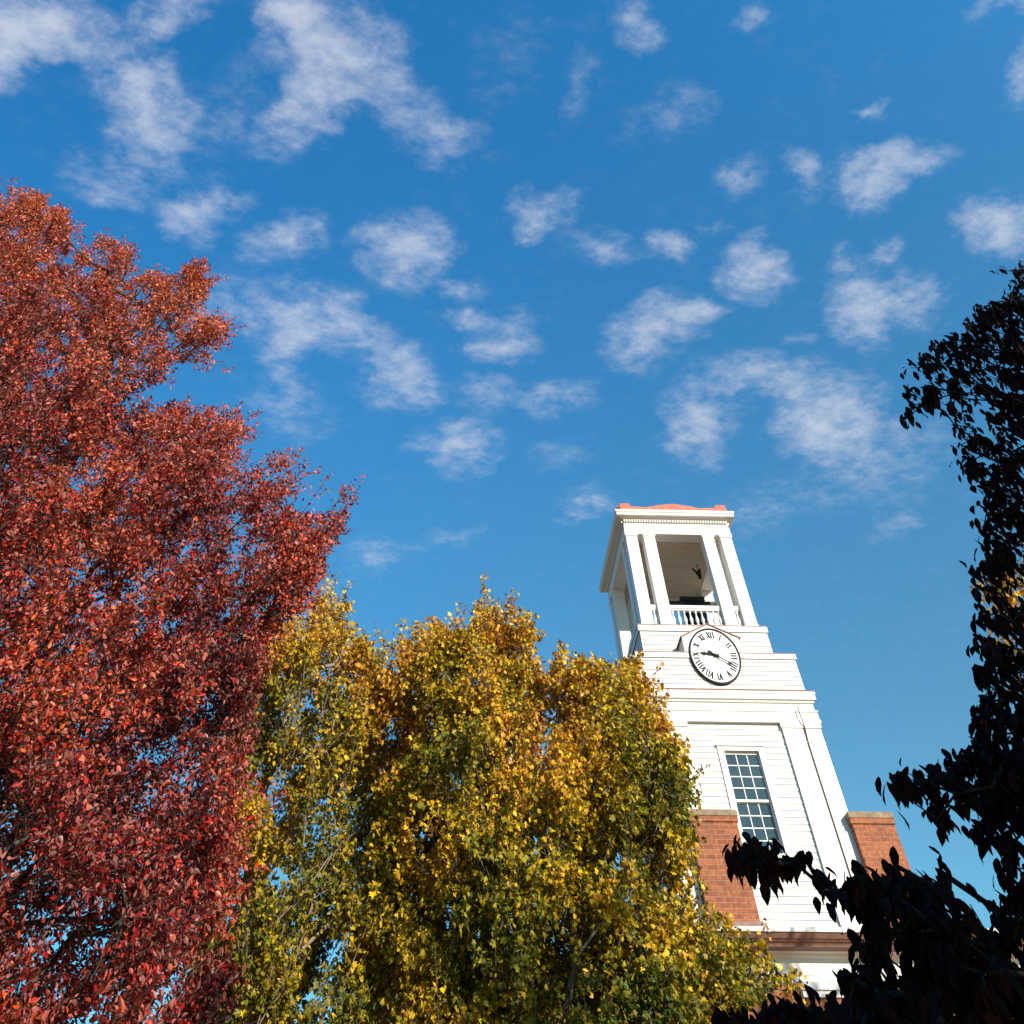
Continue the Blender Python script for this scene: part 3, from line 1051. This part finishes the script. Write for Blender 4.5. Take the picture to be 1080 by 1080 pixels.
def leaf_template(kind):
    if kind == 'ovate':
        h = .05
        v = np.array([(0, 0, 0), (.22, .22, h), (.25, .55, h), (0, 1, -.06), (-.25, .55, h), (-.22, .22, h)])
        f = np.array([(0, 1, 2, 3), (0, 3, 4, 5)])
    elif kind == 'maple':
        half = [(0, 0, 0), (.20, -.10, .02), (.50, .12, .07), (.30, .28, .05), (.55, .58, .08), (.24, .58, .04), (0, 1.0, -.06)]
        v = np.array(half + [(-x, y, z) for x, y, z in half[1:-1]][::-1])
        f = np.array([(0, 1, 2, 3, 4, 5, 6), (0, 6, 7, 8, 9, 10, 11)])
    else:   # long drooping leaf, two pieces along its length
        v = np.array([(0, 0, 0), (.16, .13, .03), (.27, .40, .055), (.19, .72, .03), (0, 1, -.14), (0, .5, .0),
                      (-.19, .72, .03), (-.27, .40, .055), (-.16, .13, .03)])
        f = np.array([(0, 1, 2, 5), (5, 2, 3, 4), (0, 5, 7, 8), (5, 4, 6, 7)])
    return v, f


def foliage(name, pos, axis, normal, size, tint, kind, mat, parent, widths=None):
    v, f = leaf_template(kind)
    y = unit(axis)
    z = normal - np.sum(normal * y, axis=1, keepdims=True) * y
    z = unit(z)
    x = np.cross(y, z)
    w = np.ones(len(pos)) if widths is None else widths
    V = pos[:, None] + (x[:, None] * (v[None, :, 0] * w[:, None])[:, :, None] + y[:, None] * v[None, :, 1, None] + z[:, None] * v[None, :, 2, None]) * size[:, None, None]
    n, k = len(pos), len(v)
    Fc = ((np.arange(n) * k)[:, None, None] + f[None]).reshape(-1, f.shape[1])
    return raw_mesh(name, V.reshape(-1, 3), Fc, mat, parent, tint=np.repeat(tint, k, axis=0))


def palette_tint(pos, cols, patch=0.8, seed=0.0, jitter=0.22, zgrad=(0, 0)):
    """each leaf takes a colour from the palette; neighbours tend to turn together"""
    cols = np.array(cols)
    n = len(pos)
    nz = np.array([noise.noise(Vector((p[0] * patch + seed, p[1] * patch, p[2] * patch))) for p in pos])
    t = np.clip(.5 + zgrad[1] * (pos[:, 2] - zgrad[0]) + nz * .75 + RNG.normal(0, .22, n), 0, .999) * (len(cols) - 1)
    i = np.floor(t).astype(int); fr = (t - i)[:, None]
    c = cols[i] * (1 - fr) + cols[np.minimum(i + 1, len(cols) - 1)] * fr
    return np.clip(c * np.exp(RNG.normal(0, jitter, (n, 1))), 0, .95)


def grow_tree(root, trunk, sites, leaf, bark, rtip, rpow, kind, leaf_n, leaf_size, shoot, twigs, cols, leafmat,
              droop=0.3, spread=0.10, outward=0.8, upward=0.5, patch=.8, seed=0., sun_bias=0.2, bare=0.0, jitter=.22, leaders=.1, zgrad=(0, 0)):
    pos, par, tips = skeleton(trunk, sites)
    n = len(pos)
    load = np.zeros(n)
    for _, t in tips: load[t] += 1
    for i in range(n - 1, 0, -1): load[par[i]] += load[i]
    rad = rtip * np.maximum(load, 1) ** rpow
    idx = np.arange(1, n)
    A = pos[par[1:]]; B = pos[idx]
    ra = np.minimum(rad[par[1:]], rad[idx] * 1.6); rb = rad[idx]
    thick = rb > rtip * 5
    # shoots at every site
    T = np.array(trunk, float)
    S = np.array([pos[t] for _, t in tips])
    ax = np.array([np.interp(S[:, 2], T[:, 2], T[:, k]) for k in range(3)]).T
    out = unit((S - ax) * np.array([1, 1, .35]))
    ns = len(S)
    base_dir = unit(out * outward + np.array([0, 0, upward]) + RNG.normal(0, .25, (ns, 3)))
    SA = []; SB = []
    for k in range(twigs):
        d = unit(base_dir + RNG.normal(0, .0 if k == 0 else .55, (ns, 3)))
        L = shoot * RNG.uniform(.6, 1.15, ns) * (1.0 if k == 0 else .75)
        if k == 0: L = L * np.where(RNG.random(ns) < leaders, 1.7, 1.0)
        a = S - base_dir * shoot * .35 + base_dir * (RNG.uniform(0, .5, ns) * shoot)[:, None] * (0 if k == 0 else 1)
        SA.append(a); SB.append(a + d * L[:, None])
    SA = np.concatenate(SA); SB = np.concatenate(SB)
    m1 = tubes_mesh("trunk", A[thick], B[thick], ra[thick], rb[thick], 8, bark, root)
    tA = np.concatenate([A[~thick], SA]); tB = np.concatenate([B[~thick], SB])
    tra = np.concatenate([ra[~thick], np.full(len(SA), rtip * .9)]); trb = np.concatenate([rb[~thick], np.full(len(SA), rtip * .35)])
    tubes_mesh("branches", tA, tB, tra, trb, 4, bark, root)
    # leaves along the shoots
    nl = leaf_n
    pick = RNG.integers(0, len(SA), nl)
    if bare > 0:
        dens = RNG.random(len(SA)) ** bare
        pick = RNG.choice(len(SA), nl, p=dens / dens.sum())
    t = RNG.beta(1.6, 1.1, nl)
    d = unit(SB - SA)[pick]
    side = unit(np.cross(d, RNG.normal(0, 1, (nl, 3))))
    P = SA[pick] + (SB - SA)[pick] * t[:, None] + side * (spread * np.abs(RNG.normal(0, 1, nl)) * (1.15 - .7 * t))[:, None]
    axis = unit(side * .8 + d * .5 + np.array([0, 0, -droop]) * 2 + RNG.normal(0, .35, (nl, 3)))
    nrm = RNG.normal(0, 1, (nl, 3)) + np.array(SUN)[None] * sun_bias * 2 + np.array([0, 0, .5])
    sz = leaf_size * np.exp(RNG.normal(0, .2, nl))
    tint = palette_tint(P, cols, patch, seed, jitter, zgrad)
    foliage(leaf, P, axis, nrm, sz, tint, kind, leafmat, root, widths=RNG.uniform(.75, 1.25, nl))


LEAF_RED = leaf_mat("red_leaves", (0.86, 0.42, 0.33), 0.26, 0.10, 0.38, 0.22)
LEAF_GOLD = leaf_mat("golden_leaves", (0.56, 0.38, 0.06), 0.30, 0.14, 0.42, 0.22)
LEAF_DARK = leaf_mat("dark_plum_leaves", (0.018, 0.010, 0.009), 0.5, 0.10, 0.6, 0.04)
BARK_GREY = bark_mat("grey_bark", (0.07, 0.055, 0.045), (0.20, 0.165, 0.13))
BARK_RED = bark_mat("brown_bark", (0.035, 0.026, 0.022), (0.11, 0.085, 0.07))
BARK_PALE = bark_mat("pale_bark", (0.16, 0.12, 0.085), (0.42, 0.33, 0.24))
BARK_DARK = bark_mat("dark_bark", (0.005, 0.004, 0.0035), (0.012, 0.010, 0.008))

# --- red maple, left
RED_POLY = [(-420, 420), (-330, 250), (-200, 170), (-90, 160), (-10, 188), (20, 196), (58, 204), (80, 222), (84, 262), (112, 240), (130, 233), (150, 246), (146, 284), (180, 276), (206, 268), (230, 292),
            (214, 318), (240, 346), (238, 368), (204, 390), (172, 402), (160, 424), (190, 428), (224, 412), (226, 440), (254, 420), (276, 432), (254, 476), (262, 508), (292, 468), (314, 476), (304, 502),
            (330, 512), (358, 520), (386, 550), (352, 576), (340, 600), (322, 650), (285, 680), (262, 735), (268, 800), (252, 880), (240, 960), (225, 1040), (215, 1120), (120, 1190), (-100, 1230),
            (-420, 1190), (-560, 900), (-540, 640)]
red = empty("maple_tree", (-6.1, 10.5, 0))
tag(red, "tall crimson tree filling the left edge, its leaves pinkish where the sun strikes", "tree")
sites = crown_sites(RED_POLY, 3200, 10.5, 2.6, 1.5, holes=[(232, 648, 14)], gap=-.06, nscale=1.2, seed=3.1, inset=11)
grow_tree(red, [(-6.1, 10.5, 0), (-6.0, 10.5, 2.1), (-5.8, 10.6, 4.8), (-5.7, 10.5, 8.6), (-6.1, 10.4, 13)], sites, "crown", BARK_RED, .0045, .48, 'ovate',
          440000, .0515, .50, 4,
          [(.055, .005, .006), (.13, .008, .009), (.26, .014, .011), (.38, .030, .013), (.44, .075, .013), (.42, .085, .020)], LEAF_RED,
          droop=.12, spread=.066, outward=.75, upward=.6, patch=.55, seed=9.0, sun_bias=.05, jitter=.46, leaders=.34, zgrad=(7.0, .04))

# --- golden maples, middle
GOLD_COLS = [(.045, .072, .005), (.12, .135, .007), (.36, .27, .010), (.58, .36, .014), (.66, .35, .022), (.56, .22, .030)]
SLIM_POLY = [(215, 1200), (190, 1060), (215, 940), (235, 840), (232, 760), (250, 690), (280, 655), (325, 640), (352, 632), (372, 655), (386, 684), (404, 706), (418, 760),
             (430, 850), (425, 940), (435, 1050), (420, 1200)]
slim = empty("maple_tree", (-2.35, 14.2, 0))
tag(slim, "slim pale yellow tree with bare upright stems beside the red tree", "tree")
sites = crown_sites(SLIM_POLY, 720, 14.4, 1.5, 1.2, holes=[(322, 985, 14), (330, 790, 9)], gap=.04, nscale=1.5, seed=5.5, inset=8)
grow_tree(slim, [(-2.35, 14.4, 0), (-2.35, 14.4, 2.0), (-2.5, 14.4, 4.2), (-2.6, 14.3, 6.4), (-2.3, 14.3, 8.0)], sites, "crown", BARK_PALE, .0075, .45, 'maple',
          70000, .051, .56, 4, GOLD_COLS, LEAF_GOLD, droop=.3, spread=.09, outward=.45, upward=.95, patch=.9, seed=2.0, sun_bias=.0, bare=.8, leaders=.2, jitter=.3, zgrad=(6.5, .10))

BROAD_POLY = [(380, 1210), (385, 1060), (400, 930), (408, 830), (402, 770), (408, 708), (434, 680), (462, 655), (490, 662), (512, 640), (535, 645), (552, 656), (566, 680), (588, 692),
              (600, 700), (640, 712), (662, 692), (676, 712), (692, 752), (712, 770), (722, 810), (724, 870), (726, 940), (758, 980), (795, 1026), (846, 1036), (852, 1050),
            (800, 1076), (780, 1130), (760, 1220)]
broad = empty("maple_tree", (.95, 13.6, 0))
tag(broad, "broad golden green tree standing in front of the left side of the clock tower", "tree")
sites = crown_sites(BROAD_POLY, 1450, 13.9, 2.0, 1.3, holes=[(490, 832, 13), (655, 925, 15), (590, 985, 16), (628, 1030, 11), (585, 1062, 12), (412, 690, 8), (455, 905, 8)],
                    gap=.04, nscale=1.4, seed=8.2, inset=7)
grow_tree(broad, [(.95, 13.9, 0), (.95, 13.9, 1.8), (.9, 13.9, 3.6), (.8, 13.8, 5.6), (.75, 13.8, 7.6)], sites, "crown", BARK_GREY, .0075, .45, 'maple',
          172000, .051, .54, 4, GOLD_COLS, LEAF_GOLD, droop=.3, spread=.09, outward=.6, upward=.75, patch=.9, seed=4.0, sun_bias=.0, bare=.7, leaders=.16, jitter=.32, zgrad=(6.1, .10))

far = empty("maple_tree", (10.6, 12.5, 0))
tag(far, "golden tree glimpsed through the near black leaves at the right edge", "tree")
FAR_POLY = [(1034, 590), (1036, 575), (1046, 566), (1086, 552), (1200, 470), (1400, 520), (1450, 800), (1300, 960), (1130, 800), (1076, 720), (1048, 640)]
sites = crown_sites(FAR_POLY, 420, 12.5, 1.6, 1.2, gap=-.3, nscale=.9, seed=2.2, inset=8)
grow_tree(far, [(10.6, 12.5, 0), (10.6, 12.5, 2.0), (10.5, 12.5, 5.0), (10.4, 12.5, 8.0)], sites, "crown", BARK_GREY, .0075, .45, 'maple',
          15000, .075, .6, 4, GOLD_COLS[2:], LEAF_GOLD, droop=.3, spread=.11, outward=.6, upward=.6, patch=.5, seed=6.0, sun_bias=.2)

# --- dark tree, right, shaded by unseen crown bulk added toward the sun
D1 = [(1200, 240), (1078, 272), (1050, 268), (1032, 276), (1046, 292), (1054, 306), (1026, 320), (1008, 344), (968, 358), (953, 380), (940, 408), (952, 430), (944, 450),
      (958, 474), (972, 452), (988, 436), (1002, 462), (1001, 500), (993, 512), (1000, 520), (1018, 510), (1027, 540), (1031, 565), (1014, 596), (1022, 630), (1026, 660),
      (1022, 690), (1021, 760), (1024, 780), (1030, 850), (1060, 880), (1200, 900)]
D2 = [(1090, 760), (1030, 775), (1004, 784), (997, 796), (973, 802), (942, 800), (934, 822), (923, 834), (936, 850), (955, 838), (966, 856), (962, 886), (974, 893), (986, 878),
      (1006, 862), (1016, 848), (1020, 880), (1034, 900), (1062, 930), (1090, 940)]
D3 = [(752, 906), (766, 886), (796, 878), (832, 886), (856, 904), (845, 918), (822, 926), (812, 940), (802, 926), (786, 920), (764, 920)]
D4 = [(840, 935), (858, 910), (880, 922), (905, 908), (941, 897), (1000, 897), (1012, 925), (1050, 945), (1080, 900), (1220, 880), (1240, 1200), (720, 1200), (730, 1094), (765, 1070), (820, 1046),
      (866, 1038), (890, 1024), (890, 970), (874, 958), (850, 950)]
dark = empty("leafy_tree", (5.4, 2.4, 0))
tag(dark, "near black shaded tree with drooping leaves along the right edge", "tree")
YD = 4.8
visible = [crown_sites(D1, 1150, YD, .7, .5, holes=[(1060, 560, 9), (1030, 440, 8)], gap=-.30, nscale=2.2, seed=1.0, inset=8),
           crown_sites(D2, 64, YD, .35, .3, gap=-.6, nscale=2.2, seed=2.0, inset=8),
           crown_sites(D3, 20, YD, .25, .3, gap=-.9, nscale=2.2, seed=3.0, inset=9),
           crown_sites(D4, 640, YD, .6, .5, holes=[(955, 950, 10), (948, 1022, 14), (905, 1020, 9)], gap=-.30, nscale=2.6, seed=4.0, inset=15)]
# extra crown bulk, added out of view to shade the visible leaves
cand = []
ctr = np.array([6.2, 0.6, 5.7]); rr_ = np.array([3.9, 4.8, 4.6])
while len(cand) < 900:
    q = RNG.uniform(-1, 1, (400, 3))
    q = q[np.sum(q * q, axis=1) < 1] * rr_ + ctr
    sx_, sy_, sz_ = proj(q)
    mg_ = 808 * 1.1 / np.maximum(sz_, .05)
    infr = (sz_ > -.3) & (sx_ < 1090 + mg_) & (sx_ > -10 - mg_) & (sy_ > -10 - mg_) & (sy_ < 1090 + mg_) | (np.abs(sz_) < .5)
    # keep the low sun free to reach the golden trees and the tower
    keep_ = ~infr
    for Yp, zlim, xlim in ((8.0, 3.6, -.6), (9.6, 3.8, -.8), (11.2, 4.0, -1.0), (12.2, 3.4, 6.0), (13.5, 3.6, 6.5), (15.5, 3.9, 7.0), (24.2, 5.6, 13.0)):
        t_ = (Yp - q[:, 1]) / -SUN.y
        keep_ &= ~((q[:, 2] - SUN.z * t_ > zlim) & (q[:, 0] - SUN.x * t_ < xlim))
    q = q[keep_]
    q = q[q[:, 2] > 1.6]
    cand += list(q)
n_top = len(visible[0])
visible_n = sum(len(v) for v in visible)
SITES_D = np.concatenate(visible + [np.array(cand[:900])])
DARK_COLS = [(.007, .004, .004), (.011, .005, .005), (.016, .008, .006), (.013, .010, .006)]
pos, par, tips = skeleton([(5.4, 2.4, 0), (5.35, 2.4, 1.6), (5.3, 2.4, 3.6), (5.4, 2.2, 6.0), (5.5, 2.0, 8.4)], SITES_D, seg=.3, up=.1)
n = len(pos)
load = np.zeros(n)
for _, t in tips: load[t] += 1
for i in range(n - 1, 0, -1): load[par[i]] += load[i]
rad_ = .0024 * np.maximum(load, 1) ** .42
Aa, Bb = pos[par[1:]], pos[1:]
ra_, rb_ = np.minimum(rad_[par[1:]], rad_[1:] * 1.6), rad_[1:]
th = rb_ > .02
tubes_mesh("trunk", Aa[th], Bb[th], ra_[th], rb_[th], 10, BARK_DARK, dark)
tubes_mesh("branches", Aa[~th], Bb[~th], ra_[~th], rb_[~th], 5, BARK_DARK, dark)
LP, LA, LN, LS = [], [], [], []
for si, t in tips:
    s = pos[t]
    near = si < visible_n
    k = RNG.integers(5, 10) if near else 15
    az = RNG.uniform(0, 2 * np.pi, k)
    dr = RNG.uniform(.7, 2.3, k)
    ax_ = np.stack([np.cos(az), np.sin(az), -dr], axis=1)
    off = RNG.normal(0, .028 if near else .22, (k, 3))
    LP.append(s + off + np.array([0, 0, .015])); LA.append(ax_)
    nn_ = np.stack([np.cos(az) * dr, np.sin(az) * dr, np.ones(k)], axis=1) + RNG.normal(0, .45, (k, 3))
    LN.append(nn_)
    LS.append((.072 if si < n_top else .075 if near else .20) * np.exp(RNG.normal(0, .18, k)))
LP = np.concatenate(LP); LA = np.concatenate(LA); LN = np.concatenate(LN); LS = np.concatenate(LS)
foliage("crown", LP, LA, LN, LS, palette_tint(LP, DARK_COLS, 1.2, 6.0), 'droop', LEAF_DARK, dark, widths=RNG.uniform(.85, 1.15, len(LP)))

scene.cycles.max_bounces = 6
scene.cycles.diffuse_bounces = 3
scene.cycles.transparent_max_bounces = 4
